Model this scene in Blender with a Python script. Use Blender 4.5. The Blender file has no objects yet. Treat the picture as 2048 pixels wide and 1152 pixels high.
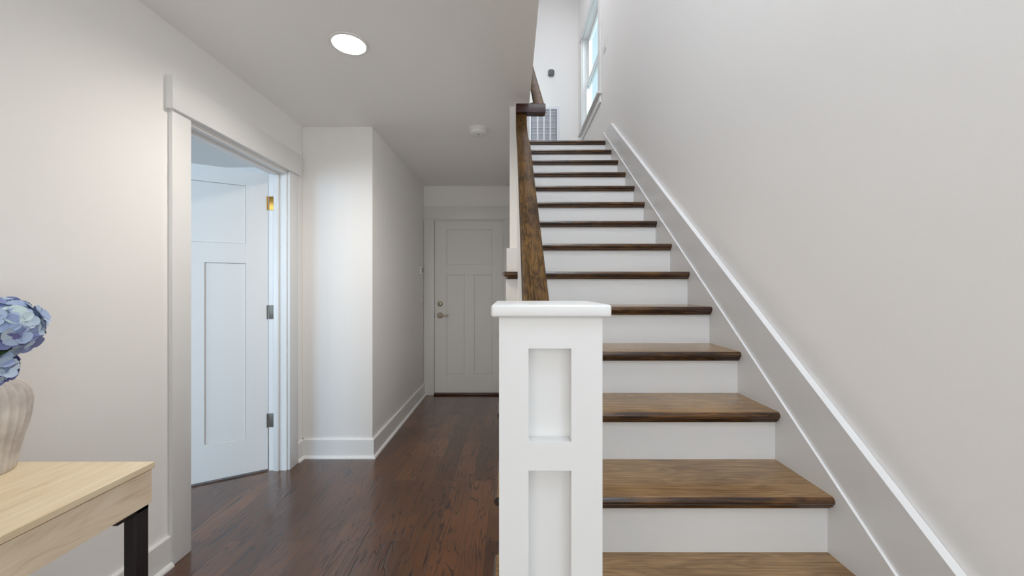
import bpy, bmesh, math, random
from mathutils import Vector, Matrix
sc = bpy.context.scene
col = sc.collection
R = random.Random(7)

# ------------------------------------------------------------------ camera, world, lights, exposure
CZ = 1.252                                    # eye height
cam_d = bpy.data.cameras.new('camera'); cam_d.sensor_width = 36.0; cam_d.lens = 36.0 * 768 / 2048
cam_d.clip_start = 0.02
cam = bpy.data.objects.new('camera', cam_d); col.objects.link(cam)
cam.location = (0, 0, CZ); cam.rotation_euler = (math.pi / 2, 0, 0)
sc.camera = cam

w = bpy.data.worlds.new('sky'); sc.world = w; w.use_nodes = True
bg = w.node_tree.nodes['Background']
bg.inputs[0].default_value = (0.72, 0.90, 1.0, 1); bg.inputs[1].default_value = 0.9

def area(name, loc, target, sx, sy, power, color):
    d = bpy.data.lights.new(name, 'AREA'); d.shape = 'RECTANGLE'; d.size = sx; d.size_y = sy
    d.energy = power; d.color = color
    o = bpy.data.objects.new(name, d); col.objects.link(o); o.location = loc
    o.rotation_euler = (Vector(target) - Vector(loc)).to_track_quat('-Z', 'Y').to_euler()
    return o
LIGHTS = [  # name, location, target, size x, size y, power, colour
 ('entry_daylight', (-0.25, -3.1, 1.35), (-0.25, 5, 1.25), 2.0, 2.1, 12, (1, 0.92, 0.82)),
 ('left_fill_light', (-1.53, -2.2, 1.45), (1.2, -1.0, 1.3), 1.4, 1.7, 14, (1, .88, .80)),  # unseen fill added behind the camera to brighten the right wall
 ('right_fill_light', (1.06, -1.6, 1.45), (-1.5, -.9, 1.3), 1.9, 1.7, 9, (1, .96, .92)),  # added fill for the left wall and table apron, no known window
 ('stairwell_window_light', (2.3, 5.3, 5.3), (1.1, 5.25, 4.3), 1.0, 1.2, 80, (.97, 1, 1)),
 ('side_room_window_light', (-4.68, -0.15, 1.55), (-1.4, 2.7, 1.1), 1.5, 1.6, 32, (0.84, 0.93, 1)),
 ('side_room_rear_fill_light', (-3.3, -1.38, 1.5), (-2.6, 2.5, 1.0), 1.7, 1.5, 42, (.42, .70, 1)),  # second source added in the side room to brighten the open door
 ('foyer_ceiling_light', (0.62, 0.3, 5.85), (0.6, 0.6, 0.6), 0.55, 0.55, 38, (.86, .93, 1)),
 ('upper_hall_ceiling_light', (0.6, 4.6, 5.85), (0.6, 4.6, 0), 0.5, 0.5, 9, (.93, .9, 1)),
 ('high_front_fill_light', (0.6, -1.33, 4.2), (0.6, 3.0, 1.2), 0.8, 1.8, 36, (.62, .80, 1)),  # invented high source, added to light risers and newel from above
]
for a in LIGHTS: area(*a)
sl = bpy.data.lights.new('hall_downlight', 'SPOT'); sl.energy = 52; sl.color = (1.0, 0.95, 0.88)
sl.spot_size = math.radians(165); sl.spot_blend = 1.0; sl.shadow_soft_size = 0.065
so = bpy.data.objects.new('hall_downlight', sl); col.objects.link(so); so.location = (-0.795, 1.874, 2.425)

vs = sc.view_settings
sc.display_settings.display_device = 'sRGB'
vs.view_transform = 'Standard'; vs.look = 'None'; vs.gamma = 1.0; vs.use_curve_mapping = False
vs.exposure = 0.28
sc.cycles.use_denoising = True
sc.cycles.max_bounces = 14; sc.cycles.diffuse_bounces = 8

# ------------------------------------------------------------------ materials
def srgb(r, g, b):
    f = lambda c: (c / 255 / 12.92) if c / 255 <= 0.04045 else ((c / 255 + 0.055) / 1.055) ** 2.4
    return (f(r), f(g), f(b), 1)

def mat(name, color, rough=0.5, metal=0.0, bump=0.0, bscale=200, emit=None, estr=0, spec=0.5, detail=2):
    m = bpy.data.materials.new(name); m.use_nodes = True
    nt = m.node_tree; b = nt.nodes['Principled BSDF']
    b.inputs['Base Color'].default_value = color; b.inputs['Roughness'].default_value = rough
    b.inputs['Metallic'].default_value = metal; b.inputs['Specular IOR Level'].default_value = spec
    if emit:
        b.inputs['Emission Color'].default_value = emit; b.inputs['Emission Strength'].default_value = estr
    if bump:
        tc = nt.nodes.new('ShaderNodeTexCoord'); n = nt.nodes.new('ShaderNodeTexNoise')
        n.inputs['Scale'].default_value = bscale; n.inputs['Detail'].default_value = detail
        bp = nt.nodes.new('ShaderNodeBump'); bp.inputs['Strength'].default_value = bump; bp.inputs['Distance'].default_value = 0.002
        nt.links.new(tc.outputs['Object'], n.inputs['Vector']); nt.links.new(n.outputs['Fac'], bp.inputs['Height'])
        nt.links.new(bp.outputs['Normal'], b.inputs['Normal'])
    return m

def ramp(nt, stops):
    r = nt.nodes.new('ShaderNodeValToRGB'); e = r.color_ramp.elements
    e[0].position, e[0].color = stops[0]; e[1].position, e[1].color = stops[-1]
    for p, c in stops[1:-1]:
        x = e.new(p); x.color = c
    return r

def wood(name, c_dark, c_mid, c_light, axis='X', rot=(0, 0, 0), scale=1.0, rough=0.3, stretch=14, pores=0.6, bump=0.15, coat=0.0, rand=True, rings=.55):
    """oak: long stretched grain figure plus fine dark pores; grain runs along the given axis"""
    m = bpy.data.materials.new(name); m.use_nodes = True
    nt = m.node_tree; N = nt.nodes; L = nt.links; b = N['Principled BSDF']
    tc = N.new('ShaderNodeTexCoord'); mp = N.new('ShaderNodeMapping'); mp.inputs['Rotation'].default_value = rot
    L.new(tc.outputs['Object'], mp.inputs['Vector'])
    vec = mp.outputs['Vector']
    if rand:
        oi = N.new('ShaderNodeObjectInfo'); ad = N.new('ShaderNodeVectorMath'); ad.operation = 'MULTIPLY_ADD'
        cb = N.new('ShaderNodeCombineXYZ')
        for k in range(3): L.new(oi.outputs['Random'], cb.inputs[k])
        L.new(cb.outputs[0], ad.inputs[0]); ad.inputs[1].default_value = (23, 31, 17); L.new(vec, ad.inputs[2]); vec = ad.outputs[0]
    def stretched(s, k):
        q = N.new('ShaderNodeMapping'); q.vector_type = 'POINT'
        v = [s, s, s]; v['XYZ'.index(axis)] = s / k; q.inputs['Scale'].default_value = v
        L.new(vec, q.inputs['Vector']); return q.outputs['Vector']
    n1 = N.new('ShaderNodeTexNoise'); n1.inputs['Scale'].default_value = 1; n1.inputs['Detail'].default_value = 3; n1.inputs['Distortion'].default_value = 0.6
    L.new(stretched(9 * scale, stretch * .5), n1.inputs['Vector'])
    # growth-ring contours from the broad noise
    mu = N.new('ShaderNodeMath'); mu.operation = 'MULTIPLY'; mu.inputs[1].default_value = 9; L.new(n1.outputs['Fac'], mu.inputs[0])
    pg = N.new('ShaderNodeMath'); pg.operation = 'PINGPONG'; pg.inputs[1].default_value = 0.5; L.new(mu.outputs[0], pg.inputs[0])
    n2 = N.new('ShaderNodeTexNoise'); n2.inputs['Scale'].default_value = 1; n2.inputs['Detail'].default_value = 5
    L.new(stretched(90 * scale, stretch * 2), n2.inputs['Vector'])
    a1 = N.new('ShaderNodeMath'); a1.operation = 'MULTIPLY_ADD'; a1.inputs[1].default_value = rings; L.new(pg.outputs[0], a1.inputs[0])
    a2 = N.new('ShaderNodeMath'); a2.operation = 'MULTIPLY'; a2.inputs[1].default_value = pores; L.new(n2.outputs['Fac'], a2.inputs[0]); L.new(a2.outputs[0], a1.inputs[2])
    n3 = N.new('ShaderNodeTexNoise'); n3.inputs['Scale'].default_value = 2.2 * scale; n3.inputs['Detail'].default_value = 2; L.new(vec, n3.inputs['Vector'])
    a3 = N.new('ShaderNodeMath'); a3.operation = 'MULTIPLY_ADD'; a3.inputs[1].default_value = 0.45; L.new(n3.outputs['Fac'], a3.inputs[0]); L.new(a1.outputs[0], a3.inputs[2])
    r = ramp(nt, [(0.32 - .25 * (.55 - rings), c_dark), (0.60 - .3 * (.55 - rings), c_mid), (0.88 - .3 * (.55 - rings), c_light)]); L.new(a3.outputs[0], r.inputs['Fac'])
    L.new(r.outputs['Color'], b.inputs['Base Color'])
    b.inputs['Roughness'].default_value = rough; b.inputs['Coat Weight'].default_value = coat; b.inputs['Coat Roughness'].default_value = 0.15
    bp = N.new('ShaderNodeBump'); bp.inputs['Strength'].default_value = bump; bp.inputs['Distance'].default_value = 0.002
    L.new(a1.outputs[0], bp.inputs['Height']); L.new(bp.outputs['Normal'], b.inputs['Normal'])
    return m

def floor_material():
    m = bpy.data.materials.new('hand_scraped_floor'); m.use_nodes = True
    nt = m.node_tree; N = nt.nodes; L = nt.links; b = N['Principled BSDF']
    tc = N.new('ShaderNodeTexCoord'); sp = N.new('ShaderNodeSeparateXYZ'); cb = N.new('ShaderNodeCombineXYZ')
    L.new(tc.outputs['Object'], sp.inputs[0]); L.new(sp.outputs['Y'], cb.inputs['X']); L.new(sp.outputs['X'], cb.inputs['Y'])
    br = N.new('ShaderNodeTexBrick'); L.new(cb.outputs[0], br.inputs['Vector'])
    br.offset = 0.37; br.offset_frequency = 2; br.squash = 1
    br.inputs['Scale'].default_value = 1; br.inputs['Brick Width'].default_value = 0.95; br.inputs['Row Height'].default_value = 0.127
    br.inputs['Mortar Size'].default_value = 0.0010; br.inputs['Mortar Smooth'].default_value = 0.2; br.inputs['Bias'].default_value = 0
    br.inputs['Color1'].default_value = (0, 0, 0, 1); br.inputs['Color2'].default_value = (1, 1, 1, 1); br.inputs['Mortar'].default_value = (0.5, 0.5, 0.5, 1)
    # per-plank shift of the grain
    ad = N.new('ShaderNodeVectorMath'); ad.operation = 'MULTIPLY_ADD'
    L.new(br.outputs['Color'], ad.inputs[0]); ad.inputs[1].default_value = (7.3, 4.1, 9.7); L.new(tc.outputs['Object'], ad.inputs[2])
    def st(sx, sy):
        q = N.new('ShaderNodeMapping'); q.inputs['Scale'].default_value = (sx, sy, 1); L.new(ad.outputs[0], q.inputs['Vector']); return q.outputs['Vector']
    n1 = N.new('ShaderNodeTexNoise'); n1.inputs['Scale'].default_value = 1; n1.inputs['Detail'].default_value = 2; n1.inputs['Distortion'].default_value = 0.8
    L.new(st(11, 1.3), n1.inputs['Vector'])
    mu = N.new('ShaderNodeMath'); mu.operation = 'MULTIPLY'; mu.inputs[1].default_value = 11; L.new(n1.outputs['Fac'], mu.inputs[0])
    pg = N.new('ShaderNodeMath'); pg.operation = 'PINGPONG'; pg.inputs[1].default_value = 0.5; L.new(mu.outputs[0], pg.inputs[0])
    r1 = ramp(nt, [(0.0, (0, 0, 0, 1)), (0.07, (0.5, 0.5, 0.5, 1)), (0.17, (1, 1, 1, 1))]); L.new(pg.outputs[0], r1.inputs['Fac'])
    # lines fade in and out
    n4 = N.new('ShaderNodeTexNoise'); n4.inputs['Scale'].default_value = 1; n4.inputs['Detail'].default_value = 3; L.new(st(30, 3.0), n4.inputs['Vector'])
    r4 = ramp(nt, [(0.44, (0, 0, 0, 1)), (0.60, (1, 1, 1, 1))]); L.new(n4.outputs['Fac'], r4.inputs['Fac'])
    mxl = N.new('ShaderNodeMath'); mxl.operation = 'MAXIMUM'; L.new(r1.outputs['Color'], mxl.inputs[0]); L.new(r4.outputs['Color'], mxl.inputs[1])
    n2 = N.new('ShaderNodeTexNoise'); n2.inputs['Scale'].default_value = 1; n2.inputs['Detail'].default_value = 5; L.new(st(110, 5), n2.inputs['Vector'])
    n3 = N.new('ShaderNodeTexNoise'); n3.inputs['Scale'].default_value = 3.5; n3.inputs['Detail'].default_value = 3; L.new(ad.outputs[0], n3.inputs['Vector'])
    # tone = plank value + cloud + pores
    sbr = N.new('ShaderNodeSeparateColor'); L.new(br.outputs['Color'], sbr.inputs[0])
    t1 = N.new('ShaderNodeMath'); t1.operation = 'MULTIPLY_ADD'; t1.inputs[1].default_value = 0.35; L.new(sbr.outputs[0], t1.inputs[0])
    t0 = N.new('ShaderNodeMath'); t0.operation = 'MULTIPLY'; t0.inputs[1].default_value = 0.5; L.new(n3.outputs['Fac'], t0.inputs[0]); L.new(t0.outputs[0], t1.inputs[2])
    t2 = N.new('ShaderNodeMath'); t2.operation = 'MULTIPLY_ADD'; t2.inputs[1].default_value = 0.35; L.new(n2.outputs['Fac'], t2.inputs[0]); L.new(t1.outputs[0], t2.inputs[2])
    rc = ramp(nt, [(0.25, srgb(56, 28, 12)), (0.6, srgb(84, 49, 24)), (0.95, srgb(120, 74, 40))]); L.new(t2.outputs[0], rc.inputs['Fac'])
    mx = N.new('ShaderNodeMix'); mx.data_type = 'RGBA'; mx.blend_type = 'MIX'
    L.new(mxl.outputs[0], mx.inputs[0]); mx.inputs[6].default_value = srgb(24, 11, 6); L.new(rc.outputs['Color'], mx.inputs[7])
    mj = N.new('ShaderNodeMix'); mj.data_type = 'RGBA'; L.new(br.outputs['Fac'], mj.inputs[0]); L.new(mx.outputs[2], mj.inputs[6]); mj.inputs[7].default_value = srgb(34, 20, 14)
    L.new(mj.outputs[2], b.inputs['Base Color'])
    b.inputs['Specular IOR Level'].default_value = 0.25; b.inputs['Roughness'].default_value = 0.35; b.inputs['Coat Weight'].default_value = 1.0; b.inputs['Coat Roughness'].default_value = 0.16; b.inputs['Coat IOR'].default_value = 1.62
    h1 = N.new('ShaderNodeMath'); h1.operation = 'MULTIPLY_ADD'; h1.inputs[1].default_value = 0.5; L.new(mxl.outputs[0], h1.inputs[0]); L.new(n3.outputs['Fac'], h1.inputs[2])
    h2 = N.new('ShaderNodeMath'); h2.operation = 'SUBTRACT'; L.new(h1.outputs[0], h2.inputs[0]); L.new(br.outputs['Fac'], h2.inputs[1])
    bp = N.new('ShaderNodeBump'); L.new(bp.outputs['Normal'], b.inputs['Coat Normal']); bp.inputs['Strength'].default_value = 0.5; bp.inputs['Distance'].default_value = 0.003
    L.new(h2.outputs[0], bp.inputs['Height']); L.new(bp.outputs['Normal'], b.inputs['Normal'])
    return m

S = math.atan(0.1926 / 0.2516)                 # stair pitch
M = {
 'wall': mat('wall_paint', srgb(241, 239, 237), 0.75, bump=0.08, bscale=260, spec=0.25),
 'ceiling': mat('ceiling_paint', srgb(241, 240, 238), 0.9, bump=0.06, bscale=200, spec=0.2),
 'trim': mat('semi_gloss_trim', srgb(228, 227, 226), 0.33, spec=0.45),
 'door': mat('door_paint', srgb(231, 230, 228), 0.4, spec=0.4),
 'tread': wood('stained_oak_tread', srgb(74, 50, 28), srgb(122, 91, 56), srgb(160, 126, 84), 'X', scale=1.7, rough=0.25, coat=0.35, stretch=18, rings=.30),
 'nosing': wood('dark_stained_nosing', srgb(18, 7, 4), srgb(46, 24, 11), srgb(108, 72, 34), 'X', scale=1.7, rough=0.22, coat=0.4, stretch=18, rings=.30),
 'rail': wood('stained_oak_rail', srgb(26, 14, 4), srgb(60, 40, 16), srgb(110, 80, 40), 'Y', rot=(-S, 0, 0), scale=3.2, rings=.4, rough=0.5, coat=0.0, stretch=12, rand=False),
 'railx': wood('stained_oak_fitting', srgb(28, 8, 6), srgb(46, 14, 10), srgb(74, 32, 22), 'X', scale=1.6, rough=0.45, coat=0.0, rand=False),
 'pale_oak': wood('pale_oak_laminate', srgb(208, 184, 148), srgb(228, 208, 174), srgb(238, 222, 194), 'Y', scale=0.9, rings=.3, rough=0.5, stretch=12, bump=0.05, rand=False),
 'grey_oak': wood('pale_oak_apron', srgb(196, 170, 140), srgb(228, 208, 180), srgb(238, 222, 198), 'Y', scale=1.3, rings=.4, rough=0.55, stretch=9, bump=0.05, rand=False),
 'floor': floor_material(),
 'black': mat('black_powder_coat', srgb(22, 14, 14), 0.5),
 'nickel': mat('satin_nickel', srgb(176, 164, 146), 0.28, 1.0),
 'brass': mat('aged_brass', srgb(176, 132, 62), 0.3, 1.0),
 'grey_metal': mat('dull_hinge_metal', srgb(112, 106, 98), 0.45, 0.7),
 'plastic': mat('white_plastic', srgb(228, 226, 222), 0.4),
 'grey_plastic': mat('grey_display', srgb(128, 132, 138), 0.3),
 'dark_plastic': mat('dark_glass_face', srgb(62, 64, 64), 0.25),
 'vent': mat('vent_enamel', srgb(226, 228, 234), 0.45),
 'duct': mat('dark_duct', srgb(74, 76, 84), 0.9),
 'threshold': mat('dark_wood_threshold', srgb(74, 40, 26), 0.35),
 'can': mat('reflector_white', srgb(250, 244, 228), 0.5, emit=(1.0, 0.93, 0.78, 1), estr=1.6),
 'bulb': mat('lit_lens', (1, 1, 1, 1), 0.5, emit=(1.0, 0.95, 0.84, 1), estr=14),
 'carpet': mat('side_room_floor', srgb(92, 56, 38), 0.4),
}
g = bpy.data.materials.new('clear_glass'); g.use_nodes = True
gn = g.node_tree; gn.nodes.clear()
go = gn.nodes.new('ShaderNodeOutputMaterial'); gt = gn.nodes.new('ShaderNodeBsdfTransparent'); gg = gn.nodes.new('ShaderNodeBsdfGlossy'); gx = gn.nodes.new('ShaderNodeMixShader'); gx.label = 'pane'
gg.inputs['Roughness'].default_value = 0.02; gt.inputs['Color'].default_value = (0.93, 0.98, 0.98, 1)
gx.inputs[0].default_value = 0.07; gn.links.new(gt.outputs[0], gx.inputs[1]); gn.links.new(gg.outputs[0], gx.inputs[2]); gn.links.new(gx.outputs[0], go.inputs['Surface'])
M['glass'] = g
M['rail'].node_tree.nodes['Principled BSDF'].inputs['Specular IOR Level'].default_value = 0.12

# ------------------------------------------------------------------ mesh helpers
def bx(bm, x0, x1, y0, y1, z0, z1, bev=0.0, seg=2):
    t = bmesh.new()
    bmesh.ops.create_cube(t, size=1)
    for v in t.verts:
        v.co = Vector(((x0 + x1) / 2 + v.co.x * (x1 - x0), (y0 + y1) / 2 + v.co.y * (y1 - y0), (z0 + z1) / 2 + v.co.z * (z1 - z0)))
    if bev: bmesh.ops.bevel(t, geom=t.edges[:], offset=bev, segments=seg, affect='EDGES', profile=0.5)
    merge(bm, t)

def merge(bm, t, mtx=None):
    vm = {}
    for v in t.verts: vm[v] = bm.verts.new(mtx @ v.co if mtx else v.co)
    for f in t.faces:
        try:
            nf = bm.faces.new([vm[v] for v in f.verts]); nf.smooth = f.smooth; nf.material_index = f.material_index
        except ValueError: pass
    t.free()

def prism(bm, pts, axis, a, b, smooth=False):
    """extrude a 2-D outline along an axis; X: pts are (y,z), Y: (x,z), Z: (x,y)"""
    def P(p, t): return {'X': (t, p[0], p[1]), 'Y': (p[0], t, p[1]), 'Z': (p[0], p[1], t)}[axis]
    A = [bm.verts.new(P(p, a)) for p in pts]; B = [bm.verts.new(P(p, b)) for p in pts]
    bm.faces.new(A); bm.faces.new(B[::-1])
    for i in range(len(pts)):
        j = (i + 1) % len(pts); f = bm.faces.new((A[i], B[i], B[j], A[j])); f.smooth = smooth

def lathe(bm, prof, seg=40, c=(0, 0, 0), axis='Z', rfun=None):
    rings = []
    for r, h in prof:
        ring = []
        for k in range(seg):
            a = 2 * math.pi * k / seg; rr = r * (rfun(a, h) if rfun else 1)
            p = {'Z': (rr * math.cos(a), rr * math.sin(a), h), 'Y': (rr * math.cos(a), h, rr * math.sin(a)), 'X': (h, rr * math.cos(a), rr * math.sin(a))}[axis]
            ring.append(bm.verts.new(Vector(c) + Vector(p)))
        rings.append(ring)
    for a, b in zip(rings, rings[1:]):
        for k in range(seg):
            f = bm.faces.new((a[k], a[(k + 1) % seg], b[(k + 1) % seg], b[k])); f.smooth = True
    if prof[0][0] > 1e-5: bm.faces.new(rings[0][::-1])
    if prof[-1][0] > 1e-5: bm.faces.new(rings[-1])

def sweep(bm, path, prof, side=None, smooth=True):
    """profile (u across, v up) along path of Vectors; side = fixed across vector or None"""
    rings = []
    n = len(path)
    for i, p in enumerate(path):
        t = (path[min(i + 1, n - 1)] - path[max(i - 1, 0)]).normalized()
        s = Vector(side) if side else t.cross(Vector((0, 0, 1))).normalized()
        u = s.cross(t).normalized()
        rings.append([bm.verts.new(p + s * a + u * b) for a, b in prof])
    m = len(prof)
    for a, b in zip(rings, rings[1:]):
        for k in range(m):
            f = bm.faces.new((a[k], a[(k + 1) % m], b[(k + 1) % m], b[k])); f.smooth = smooth
    bm.faces.new(rings[0][::-1]); bm.faces.new(rings[-1])

def tube(bm, path, r0, r1=None, seg=8):
    r1 = r1 or r0; n = len(path); rings = []
    for i, p in enumerate(path):
        t = (path[min(i + 1, n - 1)] - path[max(i - 1, 0)]).normalized()
        s = t.orthogonal().normalized(); u = t.cross(s); r = r0 + (r1 - r0) * i / (n - 1)
        rings.append([bm.verts.new(p + s * r * math.cos(2 * math.pi * k / seg) + u * r * math.sin(2 * math.pi * k / seg)) for k in range(seg)])
    for a, b in zip(rings, rings[1:]):
        for k in range(seg):
            f = bm.faces.new((a[k], a[(k + 1) % seg], b[(k + 1) % seg], b[k])); f.smooth = True
    bm.faces.new(rings[0][::-1]); bm.faces.new(rings[-1])

def obj(name, bm, m, parent=None, loc=None, sharp=True):
    """links the bmesh (built in world coordinates) as one object with its origin at loc (or the parent's origin)"""
    base = Vector(loc) if loc is not None else (world_of(parent) if parent else Vector((0, 0, 0)))
    bmesh.ops.translate(bm, verts=bm.verts[:], vec=-base)
    bmesh.ops.recalc_face_normals(bm, faces=bm.faces[:])
    me = bpy.data.meshes.new(name); bm.to_mesh(me); bm.free()
    for x in (m if isinstance(m, list) else [m]): me.materials.append(x)
    if sharp:
        try: me.set_sharp_from_angle(angle=math.radians(38))
        except Exception: pass
    o = bpy.data.objects.new(name, me); col.objects.link(o)
    if parent:
        o.parent = parent; o.location = base - world_of(parent)
    else: o.location = base
    return o

def world_of(o):
    p = Vector(o.location)
    while o.parent: o = o.parent; p += Vector(o.location)
    return p

def empty(name, loc):
    o = bpy.data.objects.new(name, None); col.objects.link(o); o.location = loc; o.empty_display_size = 0.1; return o

def tag(o, label=None, cat=None, group=None, kind=None):
    if label: o['label'] = label
    if cat: o['category'] = cat
    if group: o['group'] = group
    if kind: o['kind'] = kind
    return o

def struct(name, bm, m, label=None, cat=None, loc=None):
    o = obj(name, bm, m, None, loc); return tag(o, label, cat, kind='structure')

NB = bmesh.new
# ------------------------------------------------------------------ dimensions
CEIL = 2.445
XL, XR = -1.548, 1.072                 # left wall, right wall
YB = 4.50                              # hall end wall
RISE, RUN, D1 = 0.1926, 0.2516, 0.727  # stairs: nose of tread k at y = D1 + (k-1) RUN
XS0, XS1 = -0.036, 1.036               # stair sides
WX0, WX1 = -0.015, 0.112               # wall between hall and stairs
YW = 2.53                              # where that wall starts
ZU = 5.92                              # stairwell ceiling
YU = 6.19                              # landing back wall
YF = -3.3                              # wall behind the camera
nose_y = lambda k: D1 + (k - 1) * RUN
NT = 15
Z2 = NT * RISE

# ------------------------------------------------------------------ the setting
b = NB(); bx(b, XL - .12, XR + .1, YF - .1, YB + .1, -0.1, 0.0)
struct('floor', b, M['floor'], 'dark red-brown hand-scraped wood plank floor running down the hallway', 'floor')
b = NB(); bx(b, -4.8, XL - .12, -1.5, 3.9, -0.1, 0.0)
struct('floor_side_room', b, M['floor'], 'dark wood floor of the room beyond the open side door', 'floor')

b = NB()
bx(b, XL - .12, WX1, -1.35, YB + .1, CEIL, CEIL + .25)
bx(b, XL - .12, XR + .1, YF - .1, -1.35, CEIL, CEIL + .25)
struct('ceiling', b, M['ceiling'], 'flat low ceiling over the hallway with a recessed light', 'ceiling')
b = NB(); bx(b, WX1 - .12, XR + .1, -1.5, YU + .2, ZU, ZU + .1)
struct('ceiling_stairwell', b, M['ceiling'], 'high ceiling over the stairs', 'ceiling')
b = NB(); bx(b, -4.8, XL - .12, -1.5, 3.9, CEIL, CEIL + .1)
struct('ceiling_side_room', b, M['ceiling'], 'ceiling of the room beyond the open side door', 'ceiling')

# left wall with doorway
DY0, DY1, DZ = 1.822, 2.650, 2.050
b = NB()
bx(b, XL - .12, XL, YF, -2.95, 0, CEIL); bx(b, XL - .12, XL, -1.45, DY0, 0, CEIL); bx(b, XL - .12, XL, -2.95, -1.45, 0, .55); bx(b, XL - .12, XL, -2.95, -1.45, 2.35, CEIL); bx(b, XL - .12, XL, DY1, 2.96, 0, CEIL); bx(b, XL - .12, XL, DY0, DY1, DZ, CEIL)
struct('wall_left', b, M['wall'], 'white wall on the left with the open doorway', 'wall')
# jut + hallway wall
HX, HY = -1.031, 2.838
b = NB(); bx(b, XL, HX, HY, YB + .1, 0, CEIL, 0.003)
struct('wall_hallway', b, M['wall'], 'white wall corner standing out into the hallway beyond the side doorway', 'wall')
# hall end wall with door hole
BX0, BX1, BZ = -0.917, -0.088, 2.045
b = NB()
bx(b, HX - .1, BX0, YB, YB + .12, 0, CEIL); bx(b, BX1, WX1, YB, YB + .12, 0, CEIL); bx(b, BX0, BX1, YB, YB + .12, BZ, CEIL)
struct('wall_back', b, M['wall'], 'white wall at the far end of the hallway holding the closed door', 'wall')
# wall between hall and stairs, full height behind, above the ceiling in front
b = NB()
bx(b, WX0, WX1, YW, YB, 0, CEIL)
bx(b, WX0, WX1, -1.35, 4.45, CEIL + .25, ZU)
bx(b, WX0, WX1, YW, 4.45, CEIL, CEIL + .25)
struct('wall_stair', b, M['wall'], 'white wall between the hallway and the upper flight of stairs', 'wall')
b = NB(); bx(b, WX1 - .12, XR + .1, -1.47, -1.35, CEIL, ZU)
struct('wall_stairwell_front', b, M['wall'], 'white upper wall closing the stairwell above the entry', 'wall')
# right wall with upper window hole
WY0, WY1, WZ0, WZ1 = 4.70, 5.82, 3.60, 5.02
b = NB()
bx(b, XR, XR + .14, YF, -2.6, 0, ZU); bx(b, XR, XR + .14, -.6, WY0, 0, ZU); bx(b, XR, XR + .14, -2.6, -.6, 0, .55); bx(b, XR, XR + .14, -2.6, -.6, 2.35, ZU); bx(b, XR, XR + .14, WY1, YU + .1, 0, ZU)
bx(b, XR, XR + .14, WY0, WY1, 0, WZ0); bx(b, XR, XR + .14, WY0, WY1, WZ1, ZU)
struct('wall_right', b, M['wall'], 'tall plain white wall rising beside the stairs', 'wall')
# landing
b = NB(); bx(b, -0.9, XR, YU, YU + .12, Z2 - .3, ZU)
struct('wall_landing', b, M['wall'], 'white wall at the top of the stairs with the return air grille', 'wall')
b = NB(); bx(b, -0.9, XR, nose_y(NT) + .047, YU, Z2 - .25, Z2 - .001)
struct('floor_landing', b, M['floor'], 'dark wood landing floor at the top of the stairs', 'floor')
b = NB(); bx(b, -1.0, -0.88, 4.3, YU + .12, Z2 - .3, ZU); bx(b, -0.9, WX0, 4.33, 4.45, Z2 - .3, ZU)
struct('wall_upper_hall', b, M['wall'], 'white wall of the upper hall', 'wall')
b = NB(); bx(b, -1.0, WX1 - .1, 4.3, YU + .12, ZU, ZU + .1)
struct('ceiling_upper_hall', b, M['ceiling'], 'ceiling of the upper hall', 'ceiling')
# wall behind the camera with a wide glazed opening
b = NB()
bx(b, XL - .12, -1.35, YF - .12, YF, 0, CEIL); bx(b, 0.85, XR + .1, YF - .12, YF, 0, CEIL); bx(b, -1.35, .85, YF - .12, YF, 2.5 - .06, CEIL + .2)
struct('wall_front', b, M['wall'], 'white entry wall around the glazed front door', 'wall')
# side room shell
b = NB()
bx(b, -4.8, XL - .12, 3.8, 3.9, 0, CEIL); bx(b, -4.8, -4.2, -1.5, -1.4, 0, CEIL); bx(b, -2.4, XL - .12, -1.5, -1.4, 0, CEIL); bx(b, -4.2, -2.4, -1.5, -1.4, 0, .7); bx(b, -4.2, -2.4, -1.5, -1.4, 2.3, CEIL)
bx(b, -4.8, -4.7, -1.4, -.95, 0, CEIL); bx(b, -4.8, -4.7, .65, 3.8, 0, CEIL); bx(b, -4.8, -4.7, -.95, .65, 0, .7); bx(b, -4.8, -4.7, -.95, .65, 2.4, CEIL)
bx(b, XL - .125, XL - .12, DY1, 3.8, 0, CEIL)
struct('wall_side_room', b, M['wall'], 'white walls of the room beyond the open side door', 'wall')

# ------------------------------------------------------------------ baseboards
def base_profile(d=0.015, h=0.14, shoe=0.02):
    return [(0, 0), (d + shoe * .8, 0), (d + shoe * .8, .006), (d + shoe * .62, shoe * .62), (d + .002, shoe), (d, shoe), (d, h - .006), (d - .005, h), (0, h)]
def base_x(bm, xw, sgn, y0, y1, z=0, h=.14):         # on a wall of constant x
    prism(bm, [(xw + sgn * p[0], z + p[1]) for p in base_profile(h=h)], 'Y', y0, y1)
def base_y(bm, yw, sgn, x0, x1, z=0, h=.14):
    prism(bm, [(yw + sgn * p[0], z + p[1]) for p in base_profile(h=h)], 'X', x0, x1)
b = NB(); base_x(b, XL, 1, YF, 1.727)
struct('baseboard_left', b, M['trim'], 'white baseboard behind the console table', 'baseboard')
b = NB(); base_x(b, XL, 1, 2.745, HY)
struct('baseboard_left_corner', b, M['trim'], 'short white baseboard between the side doorway and the wall corner', 'baseboard')
b = NB()
bp_ = base_profile(); n_ = len(bp_)                # the two boards meet in a mitre at the corner
A_ = [b.verts.new((XL, HY - d, z)) for d, z in bp_]; B_ = [b.verts.new((HX + d, HY - d, z)) for d, z in bp_]; C_ = [b.verts.new((HX + d, YB, z)) for d, z in bp_]
for P_, Q_ in ((A_, B_), (B_, C_)):
    for i in range(n_): b.faces.new((P_[i], Q_[i], Q_[(i + 1) % n_], P_[(i + 1) % n_]))
b.faces.new(A_); b.faces.new(C_[::-1])
struct('baseboard_hallway', b, M['trim'], 'white baseboard wrapping the hallway wall corner', 'baseboard')
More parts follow.
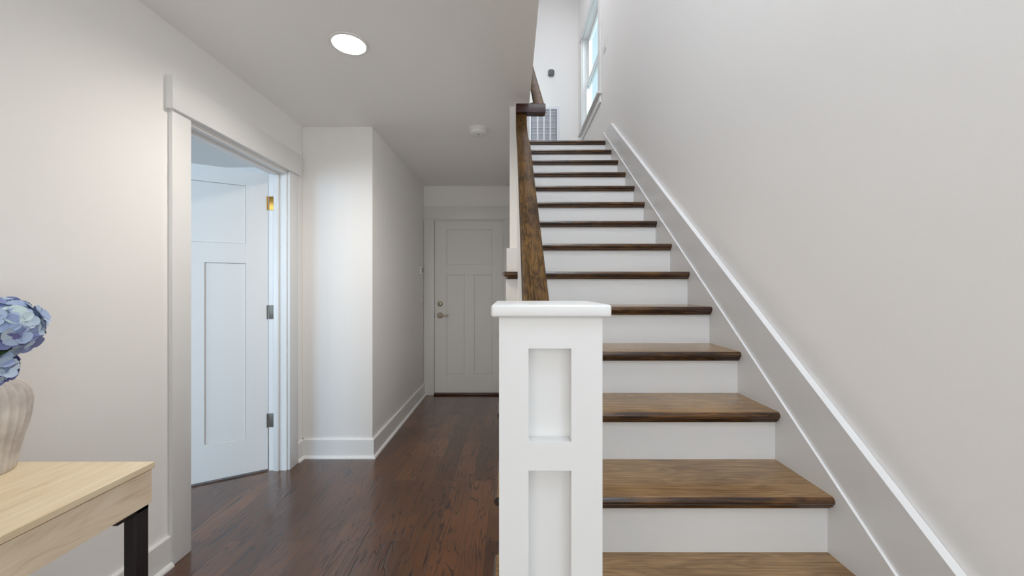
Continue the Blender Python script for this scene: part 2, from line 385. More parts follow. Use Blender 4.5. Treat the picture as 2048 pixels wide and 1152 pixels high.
b = NB(); base_x(b, XR, -1, YF, .60)
struct('baseboard_right', b, M['trim'], 'white baseboard on the right wall before the stairs', 'baseboard')
b = NB(); base_y(b, YU, -1, .11, XR - .016, Z2); base_x(b, XR, -1, 4.42, YU, Z2, .10)
struct('baseboard_landing', b, M['trim'], 'white baseboard around the stair landing', 'baseboard')

# ------------------------------------------------------------------ side doorway trim
tr = empty('trim_1', (XL, 2.23, 0)); tag(tr, 'white casing around the open side doorway in the left wall', 'door casing', kind='structure')
b = NB(); bx(b, XL, XL + .02, 1.728, 1.830, 0, 2.056, .002); obj('casing', b, M['trim'], tr)
b = NB(); bx(b, XL, XL + .02, 2.643, 2.745, 0, 2.056, .002); obj('casing', b, M['trim'], tr)
b = NB(); bx(b, XL, XL + .036, 1.712, 2.760, 2.056, 2.204, .002); obj('header', b, M['trim'], tr)
b = NB(); JX = XL - .12
bx(b, JX, XL, 1.822, 1.836, 0, 2.050); bx(b, JX, XL, 2.636, 2.650, 0, 2.050); bx(b, JX, XL, 1.836, 2.636, 2.036, 2.050)
obj('jamb', b, M['trim'], tr)
b = NB()
bx(b, JX + .038, JX + .072, 1.836, 1.848, 0, 2.036, .001); bx(b, JX + .038, JX + .072, 2.624, 2.636, 0, 2.036, .001); bx(b, JX + .038, JX + .072, 1.848, 2.624, 2.024, 2.036, .001)
obj('door_stop', b, M['trim'], tr)
tb = empty('trim_2', ((BX0 + BX1) / 2, YB, 0)); tag(tb, 'white casing around the closed door at the hallway end', 'door casing', kind='structure')
b = NB(); bx(b, HX + .002, BX0 + .008, YB - .02, YB, 0, 2.056, .002); obj('casing', b, M['trim'], tb)
b = NB(); bx(b, BX1 - .008, WX0 - .002, YB - .02, YB, 0, 2.056, .002); obj('casing', b, M['trim'], tb)
b = NB(); bx(b, HX, WX0, YB - .034, YB, 2.056, 2.200, .002); obj('header', b, M['trim'], tb)
b = NB(); bx(b, BX0, BX0 + .006, YB, YB + .1, 0, BZ); bx(b, BX1 - .006, BX1, YB, YB + .1, 0, BZ); bx(b, BX0, BX1, YB, YB + .1, BZ - .004, BZ); obj('jamb', b, M['trim'], tb)
b = NB(); bx(b, BX0 + .01, BX0 + .10, YB + .055, YB + .09, 0, BZ); bx(b, BX1 - .10, BX1 - .01, YB + .055, YB + .09, 0, BZ); bx(b, BX0, BX1, YB + .055, YB + .09, BZ - .1, BZ - .004); obj('door_stop', b, M['trim'], tb)
b = NB(); bx(b, BX0 + .006, BX1 - .006, YB - .035, YB + .06, 0, .02, .004); obj('threshold', b, M['threshold'], tb)['label'] = 'dark brown wooden threshold'

# ------------------------------------------------------------------ craftsman doors
def craftsman_door(W, H, x0=0.0, y0=0.0, z0=0.0, bot=.22, mid0=1.385, mid1=1.505, top=1.915, st=.14, mul=.117, T=.035):
    """local: x along the width, front face at y=0 facing -y; returns (frame bm, panel bms)"""
    f = NB(); rec = .007
    c = W / 2
    def part(xa, xb, za, zb): bx(f, x0 + xa, x0 + xb, y0, y0 + T, z0 + za, z0 + zb, .0008, 1)
    part(0, st, 0, H); part(W - st, W, 0, H)
    part(st, W - st, 0, bot); part(st, W - st, mid0, mid1); part(st, W - st, top, H)
    part(c - mul / 2, c + mul / 2, bot, mid0)
    ps = []
    for xa, xb, za, zb in ((st, W - st, mid1, top), (st, c - mul / 2, bot, mid0), (c + mul / 2, W - st, bot, mid0)):
        p = NB(); gv = .0028; bx(p, x0 + xa - .001, x0 + xb + .001, y0 + .013, y0 + T - .013, z0 + za - .001, z0 + zb + .001); bx(p, x0 + xa + gv, x0 + xb - gv, y0 + rec, y0 + T - rec, z0 + za + gv, z0 + zb - gv, .001, 1); ps.append(p)
    return f, ps

# closed door at the hallway end
W2 = .814; X0 = BX0 + .009
f, ps = craftsman_door(W2, 2.018, X0, YB + .012, .022)
d1 = obj('door_1', f, M['door'], None, (X0, YB + .012, .022)); tag(d1, 'closed white three-panel door at the far end of the hallway', 'door', kind='structure')
for p in ps: obj('panel', p, M['door'], d1)
fy = YB + .012
b = NB(); zc = .93; xk = X0 + .063
lathe(b, [(0.0, fy - .012), (.026, fy - .012), (.033, fy - .006), (.033, fy)], 32, (xk, 0, zc), 'Y')
lathe(b, [(0.011, fy - .045), (.011, fy - .010)], 20, (xk, 0, zc), 'Y')
tube(b, [Vector((xk - .008, fy - .045, zc)), Vector((xk + .03, fy - .048, zc + .002)), Vector((xk + .07, fy - .045, zc - .001)), Vector((xk + .105, fy - .038, zc + .004))], .010, .0075, 12)
obj('lever_handle', b, M['nickel'], d1)['label'] = 'satin nickel lever handle'
b = NB(); zd = 1.065
lathe(b, [(.018, fy - .016), (.026, fy - .012), (.030, fy - .004), (.030, fy)], 32, (xk, 0, zd), 'Y')
bx(b, xk - .005, xk + .005, fy - .032, fy - .012, zd - .017, zd + .017, .002)
obj('deadbolt', b, M['nickel'], d1)['label'] = 'satin nickel deadbolt thumb turn'
b = NB(); bx(b, X0 - .006, X0 - .0005, fy - .001, fy + .03, zc - .035, zc + .035); obj('strike_plate', b, M['black'], d1)
for zz in (.25, 1.02, 1.80):
    b = NB(); tube(b, [Vector((X0 + W2 + .003, fy - .006, zz - .048)), Vector((X0 + W2 + .003, fy - .006, zz + .048))], .006, seg=10); obj('hinge', b, M['grey_metal'], d1)

# open side door: hinged on the far jamb, swung into the side room
ang = math.atan2(.182, .302)
W1 = .79
f, ps = craftsman_door(W1, 2.028, st=.125, mul=.105, bot=.235, mid0=1.405, mid1=1.535, top=1.925)
hinge_p = Vector((JX - .006, 2.634, .012))
d2 = empty('door_2', hinge_p)
tag(d2, 'white panelled side door standing open into the neighbouring room', 'door', kind='structure')
def door2_place(o):
    o.rotation_euler = (0, 0, math.pi + ang)
# local x runs from the hinge along the leaf; world direction = (-cos, -sin); front face of interest looks to -y world
def flip(bm):   # put thickness on the far side: after the half-turn local -y looks to +y world, so mirror y
    for v in bm.verts: v.co.y = -v.co.y
def local_obj(name, bm, m, parent):
    bmesh.ops.recalc_face_normals(bm, faces=bm.faces[:])
    me = bpy.data.meshes.new(name); bm.to_mesh(me); bm.free(); me.materials.append(m)
    o = bpy.data.objects.new(name, me); col.objects.link(o); o.parent = parent; return o
flip(f); lf = local_obj('door_leaf', f, M['door'], d2); door2_place(lf)
for p in ps:
    flip(p); q = local_obj('panel', p, M['door'], lf)
b = NB(); zc = .93
for s in (1, -1):
    yy = .001 if s > 0 else -.036
    lathe(b, [(.033, yy), (.030, yy + s * .010)], 28, (W1 - .062, 0, zc - .012), 'Y')
    tube(b, [Vector((W1 - .062, yy + s * .045, zc - .012)), Vector((W1 - .16, yy + s * .042, zc - .012))], .010, .008, 10)
    tube(b, [Vector((W1 - .062, yy, zc - .012)), Vector((W1 - .062, yy + s * .05, zc - .012))], .011, seg=12)
local_obj('lever_handle', b, M['nickel'], lf)
for zz, mm, lab in ((1.833, 'brass', 'brass top hinge'), (1.087, 'grey_metal', 'dull grey middle hinge'), (.345, 'grey_metal', 'dull grey lower hinge')):
    b = NB(); bx(b, JX + .002, JX + .036, 2.6325, 2.6365, zz - .047, zz + .047, .0015)
    tube(b, [Vector((JX - .006, 2.630, zz - .047)), Vector((JX - .006, 2.630, zz + .047))], .0055, seg=12)
    o = obj('hinge', b, M[mm], d2); o['label'] = lab

# ------------------------------------------------------------------ staircase
st = empty('staircase', (0.5, nose_y(1), 0))
tag(st, 'straight staircase with dark stained oak treads and white risers climbing along the right wall', 'staircase')
NY1_ = .815                                          # back of the newel post
XN = -0.058                                         # outer nose of the open treads
def tread_profile(k, y_back):
    z = k * RISE; y = nose_y(k); r = .014; c = (y + r, z - r)
    pts = [(y_back, z), (y + r, z)]
    for i in range(1, 8):
        a = math.pi / 2 + math.pi * i / 8; pts.append((c[0] + r * math.cos(a), c[1] + r * math.sin(a)))
    pts += [(y + r, z - 2 * r), (y_back, z - 2 * r)]
    return pts
def cove(y, z):                                     # scotia moulding below a nosing, y = nose face
    return [(y + .008, z - .028), (y + .010, z - .034), (y + .017, z - .037), (y + .020, z - .043), (y + .034, z - .043), (y + .034, z - .028)]
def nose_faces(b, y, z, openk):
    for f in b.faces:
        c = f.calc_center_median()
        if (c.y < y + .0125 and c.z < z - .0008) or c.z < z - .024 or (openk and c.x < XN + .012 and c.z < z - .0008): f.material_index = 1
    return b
for k in range(1, NT + 1):
    y, z = nose_y(k), k * RISE
    openk = k <= 7
    x0 = .155 if k == 1 else (XN + .014 if openk else WX1)
    b = NB(); prism(b, tread_profile(k, y + RUN + .045), 'X', x0, XS1, True)
    if openk and k > 1:                             # return nosing along the open end
        pr = [(XN + .014, z)] + [(XN + .014 + .014 * math.cos(math.pi / 2 + math.pi * i / 8), z - .014 + .014 * math.sin(math.pi / 2 + math.pi * i / 8)) for i in range(1, 8)] + [(XN + .014, z - .028)]
        prism(b, pr, 'Y', y + .006, y + RUN + .02, True)
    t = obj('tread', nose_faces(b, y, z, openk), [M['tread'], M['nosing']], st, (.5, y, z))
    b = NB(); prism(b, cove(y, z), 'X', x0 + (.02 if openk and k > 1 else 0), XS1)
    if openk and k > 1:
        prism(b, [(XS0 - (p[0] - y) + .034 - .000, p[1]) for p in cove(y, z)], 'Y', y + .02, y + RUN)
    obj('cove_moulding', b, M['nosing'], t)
    b = NB(); bx(b, .153 if k == 1 else (XS0 if openk or k == 8 else WX1), XS1, y + .030, y + .046, z - RISE, z - .028)
    obj('riser', b, M['trim'], st)
# closed white side under the open treads
b = NB()
pts = [(NY1_ + .001, 0)]
for k in range(1, 8):
    pts += [(max(nose_y(k) + .046, NY1_ + .001), k * RISE - .028), (nose_y(k + 1) + .046, k * RISE - .028)]
pts += [(YW, 7 * RISE - .028), (YW, 0)]
b = NB(); prism(b, pts, 'X', XS0, XS0 + .02)
obj('side_panel', b, M['trim'], st)
# block that closes riser 8 in front of the wall
b = NB(); bx(b, XS0, WX1, nose_y(8) + .031, YW - .001, 7 * RISE, 1.502, .001); obj('corner_block', b, M['trim'], st)
# skirt boards on the right wall
slope = RISE / RUN
zl = lambda off, y: RISE + off + slope * (y - D1)   # height of the nosing line + off
y0, y1 = .45, 4.10
b = NB(); prism(b, [(y0, 0), (y0, max(.0, zl(.043, y0))), (4.36, zl(.043, 4.36)), (4.36, zl(-.3, 4.36)), (.9, 0)], 'X', XS1, XR - .001)
obj('stringer_panel', b, M['trim'], st)
b = NB(); yt = 4.07
prism(b, [(y0, zl(.045, y0)), (y0, zl(.247, y0)), (yt, zl(.247, yt)), (4.42, Z2 + .10), (4.42, Z2), (4.33, zl(.045, 4.33) - .05)], 'X', XS1 + .009, XR - .001)
obj('skirt_board', b, M['trim'], st)

# ------------------------------------------------------------------ newel post
NX0, NX1, NY0, NY1 = -.0217, .1513, .642, .815
nw = empty('newel_post', ((NX0 + NX1) / 2, (NY0 + NY1) / 2, 0))
tag(nw, 'square white box newel post with recessed panels and flat cap in front of the stairs', 'newel post')
b = NB(); rd = .024; ZT = 1.2035
bx(b, NX0 + rd, NX1 - rd, NY0 + rd, NY1 - rd, 0, ZT - .002)              # core
sx0, sx1 = .0277, .0994
rows = [(.0, .16), (.900, .9465), (.995, .995)]
holes = [(.20, .510), (.575, .9465 - .0), ]
# vertical panel openings measured up the face: lower (0.46..0.946) and upper (0.994..1.151)
ops = [(.16, .4), (.46, .9465), (.9942, 1.1508)]
def face_frame(bm, place):
    w0, w1 = 0, NX1 - NX0; a0, a1 = sx0 - NX0, sx1 - NX0
    pieces = [(w0, a0, 0, ZT), (a1, w1, 0, ZT)]
    z = 0
    for za, zb in ops: pieces.append((a0, a1, z, za)); z = zb
    pieces.append((a0, a1, z, ZT))
    for u0, u1, za, zb in pieces: place(bm, u0, u1, za, zb)
face_frame(b, lambda m, u0, u1, za, zb: bx(m, NX0 + u0, NX0 + u1, NY0, NY0 + rd, za, zb))
face_frame(b, lambda m, u0, u1, za, zb: bx(m, NX0 + u0, NX0 + u1, NY1 - rd, NY1, za, zb))
inn = lambda u: min(max(u, rd), NX1 - NX0 - rd)
face_frame(b, lambda m, u0, u1, za, zb: bx(m, NX0, NX0 + rd, NY0 + inn(u0), NY0 + inn(u1), za, zb))
face_frame(b, lambda m, u0, u1, za, zb: bx(m, NX1 - rd, NX1, NY0 + inn(u0), NY0 + inn(u1), za, zb))
obj('post_body', b, M['trim'], nw)
b = NB(); bx(b, NX0 - .0127, NX1 + .0127, NY0 - .0125, NY1 + .012, ZT, 1.2245, .0045, 3); obj('post_cap', b, M['trim'], nw)

# ------------------------------------------------------------------ knee wall carrying the lower rail
rail_top = lambda y: CZ - .742 + slope * y
b = NB()
prism(b, [(NY1, .5), (NY1, rail_top(NY1) - .058), (2.34, rail_top(2.34) - .115), (2.34, 1.2), (nose_y(4) , .5)], 'X', .033, .083)
prism(b, [(2.33, 1.2), (2.33, 2.24), (YW, 2.36), (YW, 1.3)], 'X', .033, .083)
struct('wall_rail_guard', b, M['trim'], 'narrow white sloping guard under the lower handrail', 'guard wall')

# ------------------------------------------------------------------ handrail
hr = empty('handrail', (.059, NY1, .9)); tag(hr, 'brown oak handrail rising from the newel post and turning round the wall end', 'handrail')
def rail_prof(w=.0675, h=.060):
    a = w / 2
    return [(-a * .72, -h), (a * .72, -h), (a * .80, -h * .62), (a * .98, -h * .48), (a, -h * .30), (a * .9, -h * .10), (a * .60, -.001), (0, 0), (-a * .60, -.001), (-a * .9, -h * .10), (-a, -h * .30), (-a * .98, -h * .48), (-a * .80, -h * .62)]
path = [Vector((.059, NY1 - .0, rail_top(NY1)))]
for y in (1.1, 1.4, 1.7, 1.95): path.append(Vector((.059, y, rail_top(y))))
path += [Vector((.0575, 2.10, 2.085)), Vector((.0575, 2.20, 2.150)), Vector((.057, 2.28, 2.215)), Vector((.057, 2.335, 2.275)), Vector((.057, 2.36, 2.33)), Vector((.057, 2.37, 2.375))]
b = NB(); sweep(b, path, rail_prof(), (1, 0, 0)); obj('lower_rail', b, M['rail'], hr)
b = NB()
prof = [(-.034, -.03), (.026, -.03), (.034, -.012), (.034, .014), (.024, .030), (-.024, .030), (-.034, .014), (-.034, -.012)]
prism(b, [(2.372 + p[0] , 2.352 + p[1]) for p in prof], 'X', .0245, .205, False)
bmesh.ops.bevel(b, geom=[e for e in b.edges], offset=.003, segments=2, affect='EDGES')
obj('turn_fitting', b, M['railx'], hr)['label'] = 'dark red-brown level turn at the rail top'
b = NB()
ur = lambda y: 2.382 + slope * (y - 2.37)
sweep(b, [Vector((.172, y, ur(y))) for y in (2.345, 3.0, 3.6, 4.3)], rail_prof(.0675, .055), (1, 0, 0)); obj('upper_rail', b, M['rail'], hr)['label'] = 'upper rail section along the stair wall'
for y in (2.75, 4.0):
    b = NB(); tube(b, [Vector((.113, y, ur(y) - .10)), Vector((.15, y, ur(y) - .10)), Vector((.172, y, ur(y) - .062))], .007, seg=10)
    lathe(b, [(.03, .112), (.028, .118)], 20, (0, y, ur(y) - .10), 'X'); obj('bracket', b, M['nickel'], hr)

# ------------------------------------------------------------------ upper window
wn = empty('window_1', (XR, (WY0 + WY1) / 2, WZ0)); tag(wn, 'tall white double-hung window high on the right wall above the landing', 'window', kind='structure')
b = NB()
bx(b, XR - .02, XR, WY0 - .09, WY0 + .005, WZ0, WZ1 + .0, .002); bx(b, XR - .02, XR, WY1 - .005, WY1 + .09, WZ0, WZ1, .002)
bx(b, XR - .034, XR, WY0 - .11, WY1 + .11, WZ1 - .005, WZ1 + .12, .002); obj('window_casing', b, M['trim'], wn)
b = NB(); bx(b, XR - .055, XR + .06, WY0 - .12, WY1 + .12, WZ0 - .022, WZ0 + .002, .004); bx(b, XR - .018, XR, WY0 - .09, WY1 + .09, WZ0 - .115, WZ0 - .022, .002); obj('window_sill', b, M['trim'], wn)
b = NB()
bx(b, XR, XR + .14, WY0, WY0 + .015, WZ0, WZ1); bx(b, XR, XR + .14, WY1 - .015, WY1, WZ0, WZ1); bx(b, XR, XR + .14, WY0, WY1, WZ1 - .015, WZ1); bx(b, XR, XR + .14, WY0, WY1, WZ0, WZ0 + .012)
obj('window_jamb', b, M['trim'], wn)
zm = 4.29
def sash(x, za, zb):
    m = NB(); y0, y1 = WY0 + .015, WY1 - .015
    bx(m, x, x + .03, y0, y0 + .045, za, zb, .002); bx(m, x, x + .03, y1 - .045, y1, za, zb, .002); bx(m, x, x + .03, y0 + .045, y1 - .045, za, za + .045, .002); bx(m, x, x + .03, y0 + .045, y1 - .045, zb - .04, zb, .002)
    s = obj('sash', m, M['trim'], wn)
    m = NB(); bx(m, x + .013, x + .017, y0 + .044, y1 - .044, za + .044, zb - .039); obj('pane', m, M['glass'], s)
sash(XR + .045, WZ0 + .012, zm + .02); sash(XR + .080, zm - .02, WZ1 - .015)

# ------------------------------------------------------------------ return air grille
RX0, RX1, RZ0, RZ1 = .274, .762, 3.42, 4.172
rg = empty('return_air_grille', ((RX0 + RX1) / 2, YU, RZ0)); tag(rg, 'white slatted return air grille on the wall above the top stair', 'vent')
b = NB()
bx(b, RX0, RX0 + .035, YU - .012, YU, RZ0, RZ1, .002); bx(b, RX1 - .042, RX1, YU - .012, YU, RZ0, RZ1, .002); bx(b, RX0 + .033, RX1 - .040, YU - .0115, YU, RZ0, RZ0 + .04); bx(b, RX0 + .033, RX1 - .040, YU - .0115, YU, RZ1 - .04, RZ1)
cx = [RX0 + .035 + (RX1 - RX0 - .077) * i / 4 for i in range(5)]
for x in cx[1:-1]: bx(b, x - .011, x + .011, YU - .012, YU, RZ0 + .03, RZ1 - .03)
obj('grille_frame', b, M['vent'], rg)
b = NB(); bx(b, RX0 + .02, RX1 - .02, YU - .002, YU - .0005, RZ0 + .02, RZ1 - .02); obj('duct_backing', b, M['duct'], rg)
for a, c in zip(cx, cx[1:]):
    b = NB(); z = RZ0 + .045
    while z < RZ1 - .04:
        prism(b, [(YU - .011, z), (YU - .009, z + .001), (YU - .003, z + .012), (YU - .005, z + .012)], 'X', a + .01, c - .01); z += .019
    obj('louvers', b, M['vent'], rg)

# ------------------------------------------------------------------ small fittings
# dark thermostat on the landing wall
th = empty('wall_thermostat', (.63, YU, 4.71)); tag(th, 'small dark rounded-square thermostat on the landing wall above the grille', 'thermostat')
def rsq(w, h, r, n=6):
    pts = []
    for cx_, cy_, a0 in ((w / 2 - r, h / 2 - r, 0), (-w / 2 + r, h / 2 - r, 90), (-w / 2 + r, -h / 2 + r, 180), (w / 2 - r, -h / 2 + r, 270)):
        for i in range(n + 1):
            a = math.radians(a0 + 90 * i / n); pts.append((cx_ + r * math.cos(a), cy_ + r * math.sin(a)))
    return pts
b = NB(); prism(b, [(.63 + p[0], 4.71 + p[1]) for p in rsq(.128, .135, .05)], 'Y', YU - .006, YU); obj('backplate', b, M['plastic'], th)
b = NB(); prism(b, [(.63 + p[0], 4.71 + p[1]) for p in rsq(.098, .104, .028)], 'Y', YU - .028, YU - .006)
bmesh.ops.bevel(b, geom=[e for e in b.edges if abs(e.verts[0].co.y - e.verts[1].co.y) < 1e-5], offset=.004, segments=2, affect='EDGES'); obj('thermostat_body', b, M['dark_plastic'], th)
# plate on the right wall before the window
pl = empty('wall_switch', (XR, 4.43, 4.04)); tag(pl, 'white switch plate on the right wall just before the upstairs window', 'light switch')
b = NB(); bx(b, XR - .006, XR, 4.37, 4.49, 3.98, 4.10, .002); obj('switch_plate', b, M['plastic'], pl)
for yy in (4.408, 4.454):
    b = NB(); bx(b, XR - .010, XR - .005, yy - .015, yy + .015, 4.006, 4.074, .002); obj('switch_rocker', b, M['plastic'], pl)
# hallway thermostat and switch
t2 = empty('hallway_thermostat', (HX, 4.34, 1.452)); tag(t2, 'small white thermostat with grey display on the hallway wall beside the far door', 'thermostat')
b = NB(); bx(b, HX, HX + .022, 4.28, 4.40, 1.405, 1.497, .004); obj('thermostat_body', b, M['plastic'], t2)
b = NB(); bx(b, HX + .021, HX + .0232, 4.30, 4.38, 1.425, 1.480, .0008); obj('display', b, M['grey_plastic'], t2)
s2 = empty('light_switch', (HX, 4.36, 1.12)); tag(s2, 'white light switch on the hallway wall below the thermostat', 'light switch')
b = NB(); bx(b, HX, HX + .006, 4.325, 4.395, 1.06, 1.175, .002); obj('switch_plate', b, M['plastic'], s2)
b = NB(); bx(b, HX + .005, HX + .010, 4.343, 4.377, 1.085, 1.150, .002); obj('switch_rocker', b, M['plastic'], s2)
# smoke detector
sd = empty('smoke_detector', (-.255, 2.88, CEIL)); tag(sd, 'round white smoke detector on the hallway ceiling', 'smoke detector')
b = NB(); lathe(b, [(.071, CEIL), (.071, CEIL - .012), (.066, CEIL - .018)], 48, (-.255, 2.88, 0)); obj('mounting_base', b, M['plastic'], sd)
b = NB(); lathe(b, [(.064, CEIL - .018), (.064, CEIL - .030), (.056, CEIL - .042), (.030, CEIL - .050), (0.0001, CEIL - .052)], 48, (-.255, 2.88, 0)); obj('detector_body', b, M['plastic'], sd)
b = NB(); lathe(b, [(.008, CEIL - .050), (.007, CEIL - .056), (.0001, CEIL - .057)], 16, (-.250, 2.855, 0.003)); obj('test_button', b, M['grey_plastic'], sd)
# recessed downlight
LX, LY = -.795, 1.874
dl = empty('recessed_light', (LX, LY, CEIL)); tag(dl, 'lit round recessed ceiling light with a white trim ring', 'ceiling light')
b = NB(); lathe(b, [(.078, CEIL - .0005), (.092, CEIL - .001), (.090, CEIL - .006), (.078, CEIL - .007), (.078, CEIL - .0005)], 48, (LX, LY, 0)); obj('trim_ring', b, M['plastic'], dl)
b = NB(); lathe(b, [(.078, CEIL - .003), (.070, CEIL - .0015), (.0001, CEIL - .0012)], 48, (LX, LY, 0)); obj('lens', b, M['bulb'], dl)

# ------------------------------------------------------------------ console table
TZ = .76; TX0, TX1, TY0, TY1 = -1.50, -1.012, -.15, 1.089
ct = empty('console_table', ((TX0 + TX1) / 2, (TY0 + TY1) / 2, 0)); tag(ct, 'pale oak console table with black metal legs against the left wall', 'console table')
b = NB(); bx(b, TX0, TX1, TY0, TY1, TZ - .016, TZ, .0008, 1); obj('table_top', b, M['pale_oak'], ct)
b = NB(); bx(b, TX0 + .004, TX1 - .004, TY0 + .004, TY1 - .006, TZ - .112, TZ - .019); bx(b, TX0 + .01, TX1 - .01, TY0 + .01, TY1 - .01, TZ - .02, TZ - .0155); obj('apron', b, M['grey_oak'], ct)
for lx in (TX0 + .008, TX1 - .043):
    for ly in (TY0 + .01, TY1 - .046):
        b = NB(); bx(b, lx, lx + .035, ly, ly + .035, 0, TZ - .112, .002)
        bx(b, lx - (.0 if lx < -1.3 else .0), lx + .035, (ly - .05 if ly > 0 else ly), (ly + .035 if ly > 0 else ly + .085), TZ - .124, TZ - .112, .001)
        obj('leg', b, M['black'], ct)
# ------------------------------------------------------------------ vase
VX, VY = -1.425, 1.0
vm = bpy.data.materials.new('weathered_terracotta'); vm.use_nodes = True
nt = vm.node_tree; vb = nt.nodes['Principled BSDF']; vb.inputs['Roughness'].default_value = .92
tc = nt.nodes.new('ShaderNodeTexCoord'); n = nt.nodes.new('ShaderNodeTexNoise'); n.inputs['Scale'].default_value = 16; n.inputs['Detail'].default_value = 6
r = ramp(nt, [(.3, srgb(190, 180, 174)), (.5, srgb(216, 208, 200)), (.7, srgb(230, 224, 215))])
nt.links.new(tc.outputs['Object'], n.inputs['Vector']); nt.links.new(n.outputs['Fac'], r.inputs['Fac'])
v2 = nt.nodes.new('ShaderNodeTexVoronoi'); v2.inputs['Scale'].default_value = 90; nt.links.new(tc.outputs['Object'], v2.inputs['Vector'])
r2 = ramp(nt, [(.06, (1, 1, 1, 1)), (.12, (0, 0, 0, 1))]); nt.links.new(v2.outputs['Distance'], r2.inputs['Fac'])
n5 = nt.nodes.new('ShaderNodeTexNoise'); n5.inputs['Scale'].default_value = 30; nt.links.new(tc.outputs['Object'], n5.inputs['Vector'])
r5 = ramp(nt, [(.55, (0, 0, 0, 1)), (.62, (1, 1, 1, 1))]); nt.links.new(n5.outputs['Fac'], r5.inputs['Fac'])
mm_ = nt.nodes.new('ShaderNodeMath'); mm_.operation = 'MULTIPLY'; nt.links.new(r2.outputs['Color'], mm_.inputs[0]); nt.links.new(r5.outputs['Color'], mm_.inputs[1])
mx = nt.nodes.new('ShaderNodeMix'); mx.data_type = 'RGBA'; nt.links.new(mm_.outputs[0], mx.inputs[0]); nt.links.new(r.outputs['Color'], mx.inputs[6]); mx.inputs[7].default_value = srgb(118, 96, 84)
# groove shade painted in grey, as soft light leaves the ribs faint
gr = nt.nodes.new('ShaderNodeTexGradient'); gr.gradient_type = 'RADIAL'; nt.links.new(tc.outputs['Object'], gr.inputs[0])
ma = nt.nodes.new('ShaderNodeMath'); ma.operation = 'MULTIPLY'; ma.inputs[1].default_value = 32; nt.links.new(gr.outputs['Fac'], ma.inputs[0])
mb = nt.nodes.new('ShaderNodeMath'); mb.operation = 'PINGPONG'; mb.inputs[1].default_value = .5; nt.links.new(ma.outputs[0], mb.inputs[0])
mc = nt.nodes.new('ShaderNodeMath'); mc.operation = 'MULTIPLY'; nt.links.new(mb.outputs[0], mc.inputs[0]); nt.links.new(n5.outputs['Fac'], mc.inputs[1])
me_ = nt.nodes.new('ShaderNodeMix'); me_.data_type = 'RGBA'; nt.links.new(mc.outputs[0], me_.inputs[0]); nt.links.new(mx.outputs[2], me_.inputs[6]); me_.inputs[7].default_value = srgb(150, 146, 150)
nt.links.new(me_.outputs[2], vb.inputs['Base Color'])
bp = nt.nodes.new('ShaderNodeBump'); bp.inputs['Strength'].default_value = .6; bp.inputs['Distance'].default_value = .003; nt.links.new(n.outputs['Fac'], bp.inputs['Height']); nt.links.new(bp.outputs['Normal'], vb.inputs['Normal'])
prof = [(.080, 0), (.084, .004), (.087, .03), (.096, .084), (.104, .115), (.109, .145), (.112, .18), (.109, .205), (.101, .225), (.086, .241), (.064, .252), (.050, .256), (.046, .262), (.050, .272), (.044, .272), (.040, .262), (.040, .2), (.03, .05), (.0001, .03)]
def ribs(a, h): return 1 + (.020 * math.cos(a * 32) if .01 < h - TZ < .235 else 0)
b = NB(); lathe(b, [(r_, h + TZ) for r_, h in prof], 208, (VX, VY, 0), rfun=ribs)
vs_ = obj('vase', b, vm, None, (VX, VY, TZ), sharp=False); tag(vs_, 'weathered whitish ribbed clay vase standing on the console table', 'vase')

# ------------------------------------------------------------------ hydrangeas
pm = bpy.data.materials.new('hydrangea_petal'); pm.use_nodes = True
nt = pm.node_tree; pb = nt.nodes['Principled BSDF']; pb.inputs['Roughness'].default_value = .65
at = nt.nodes.new('ShaderNodeAttribute'); at.attribute_name = 'tint'
r = ramp(nt, [(0, srgb(104, 106, 162)), (.35, srgb(140, 150, 204)), (.62, srgb(170, 190, 224)), (1, srgb(208, 226, 228))])
nt.links.new(at.outputs['Fac'], r.inputs['Fac']); nt.links.new(r.outputs['Color'], pb.inputs['Base Color'])
pb.inputs['Subsurface Weight'].default_value = .0
leaf_m = mat('hydrangea_leaf', srgb(62, 84, 52), .6); stem_m = mat('hydrangea_stem', srgb(86, 96, 60), .7)
def floret(bm, lay, c, nrm, size, tint, rnd):
    """four rounded overlapping petals around a centre"""
    t = nrm.orthogonal().normalized(); u = nrm.cross(t); ph = rnd.random() * 6.28
    for q in range(4):
        a = ph + q * math.pi / 2 + rnd.uniform(-.12, .12); d = t * math.cos(a) + u * math.sin(a); s = nrm.cross(d)
        lift = rnd.uniform(.05, .5); tv = min(1, max(0, tint + rnd.uniform(-.12, .12)))
        grid = []
        for i, (l, wd) in enumerate(((0, .10), (.3, .42), (.62, .60), (.88, .46), (1.0, .16))):
            z = lift * l * l * .6
            grid.append([bm.verts.new(c + (d * l + s * (wd * j) + nrm * (z + .10 * wd * abs(j) + (.05 if q % 2 else 0))) * size) for j in (-1, 0, 1)])
        for r0, r1_ in zip(grid, grid[1:]):
            for j in range(2):
                f = bm.faces.new((r0[j], r0[j + 1], r1_[j + 1], r1_[j])); f.smooth = True
                for lp in f.loops: lp[lay] = (tv, tv, tv, 1)
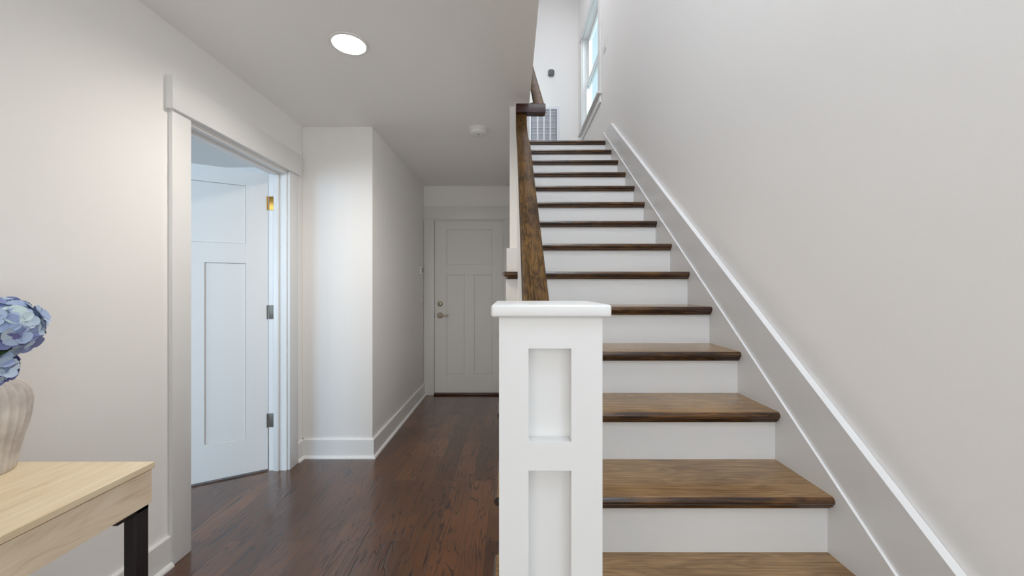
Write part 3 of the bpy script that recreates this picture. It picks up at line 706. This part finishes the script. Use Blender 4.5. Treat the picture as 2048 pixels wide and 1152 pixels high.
def hydrangea(c, rx, rz, n, seed, label, mouth_off, tint0):
    rnd = random.Random(seed); c = Vector(c)
    base = Vector((VX + mouth_off[0], VY + mouth_off[1], TZ + .10))
    h = empty('hydrangea', base); tag(h, label, 'flower', 'blue hydrangeas in the vase')
    b = NB(); lay = b.loops.layers.float_color.new('tint')
    for i in range(n):
        zz = 1 - 2 * (i + .5) / n
        if zz < -.75: continue
        a = i * 2.39996; rr = math.sqrt(1 - zz * zz); nv = Vector((rr * math.cos(a), rr * math.sin(a), zz))
        nv = (nv + Vector((rnd.uniform(-.2, .2), rnd.uniform(-.2, .2), rnd.uniform(-.2, .2)))).normalized()
        k = rnd.uniform(.78, 1.02)
        p = c + Vector((nv.x * rx * k, nv.y * rx * k, nv.z * rz * k))
        floret(b, lay, p, nv, rnd.uniform(.021, .029), min(1, max(0, rnd.gauss(tint0, .28))), rnd)
    bmesh.ops.translate(b, verts=b.verts[:], vec=-base)
    me = bpy.data.meshes.new('flower_head'); b.to_mesh(me); b.free(); me.materials.append(pm)
    o = bpy.data.objects.new('flower_head', me); col.objects.link(o); o.parent = h
    b = NB(); mid = base.lerp(c, .5) + Vector((0, 0, .02))
    tube(b, [base, Vector((base.x, base.y, TZ + .27)), mid + Vector((0, 0, .03)) if c.z > TZ + .36 else mid + Vector((0, 0, .06)), c], .004, .003); obj('stem', b, stem_m, h)
    for a in (rnd.random() * 6, rnd.random() * 6 + 2):      # leaves below the head
        b = NB(); d = Vector((math.cos(a), math.sin(a), -.25)); s = d.cross(Vector((0, 0, 1))).normalized(); p0 = c - Vector((0, 0, rz * .6)); rows_ = []
        for l, wd in ((0, .002), (.02, .016), (.045, .024), (.07, .015), (.09, .001)):
            rows_.append([b.verts.new(p0 + d * l + s * wd * j + Vector((0, 0, .25 * wd * abs(j)))) for j in (-1, 0, 1)])
        for r0, r1_ in zip(rows_, rows_[1:]):
            for j in range(2): b.faces.new((r0[j], r0[j + 1], r1_[j + 1], r1_[j])).smooth = True
        obj('leaf', b, leaf_m, h, sharp=False)
hydrangea((-1.322, .985, 1.150), .082, .074, 120, 3, 'pale blue hydrangea head arching over the right side of the vase', (.01, 0), .58)
hydrangea((-1.312, .955, 1.050), .046, .042, 46, 9, 'deep blue-violet hydrangea head low against the vase rim', (0, -.01), .22)
hydrangea((-1.465, 1.02, 1.185), .075, .070, 90, 5, 'blue hydrangea head standing behind at the left of the vase', (-.012, .008), .45)
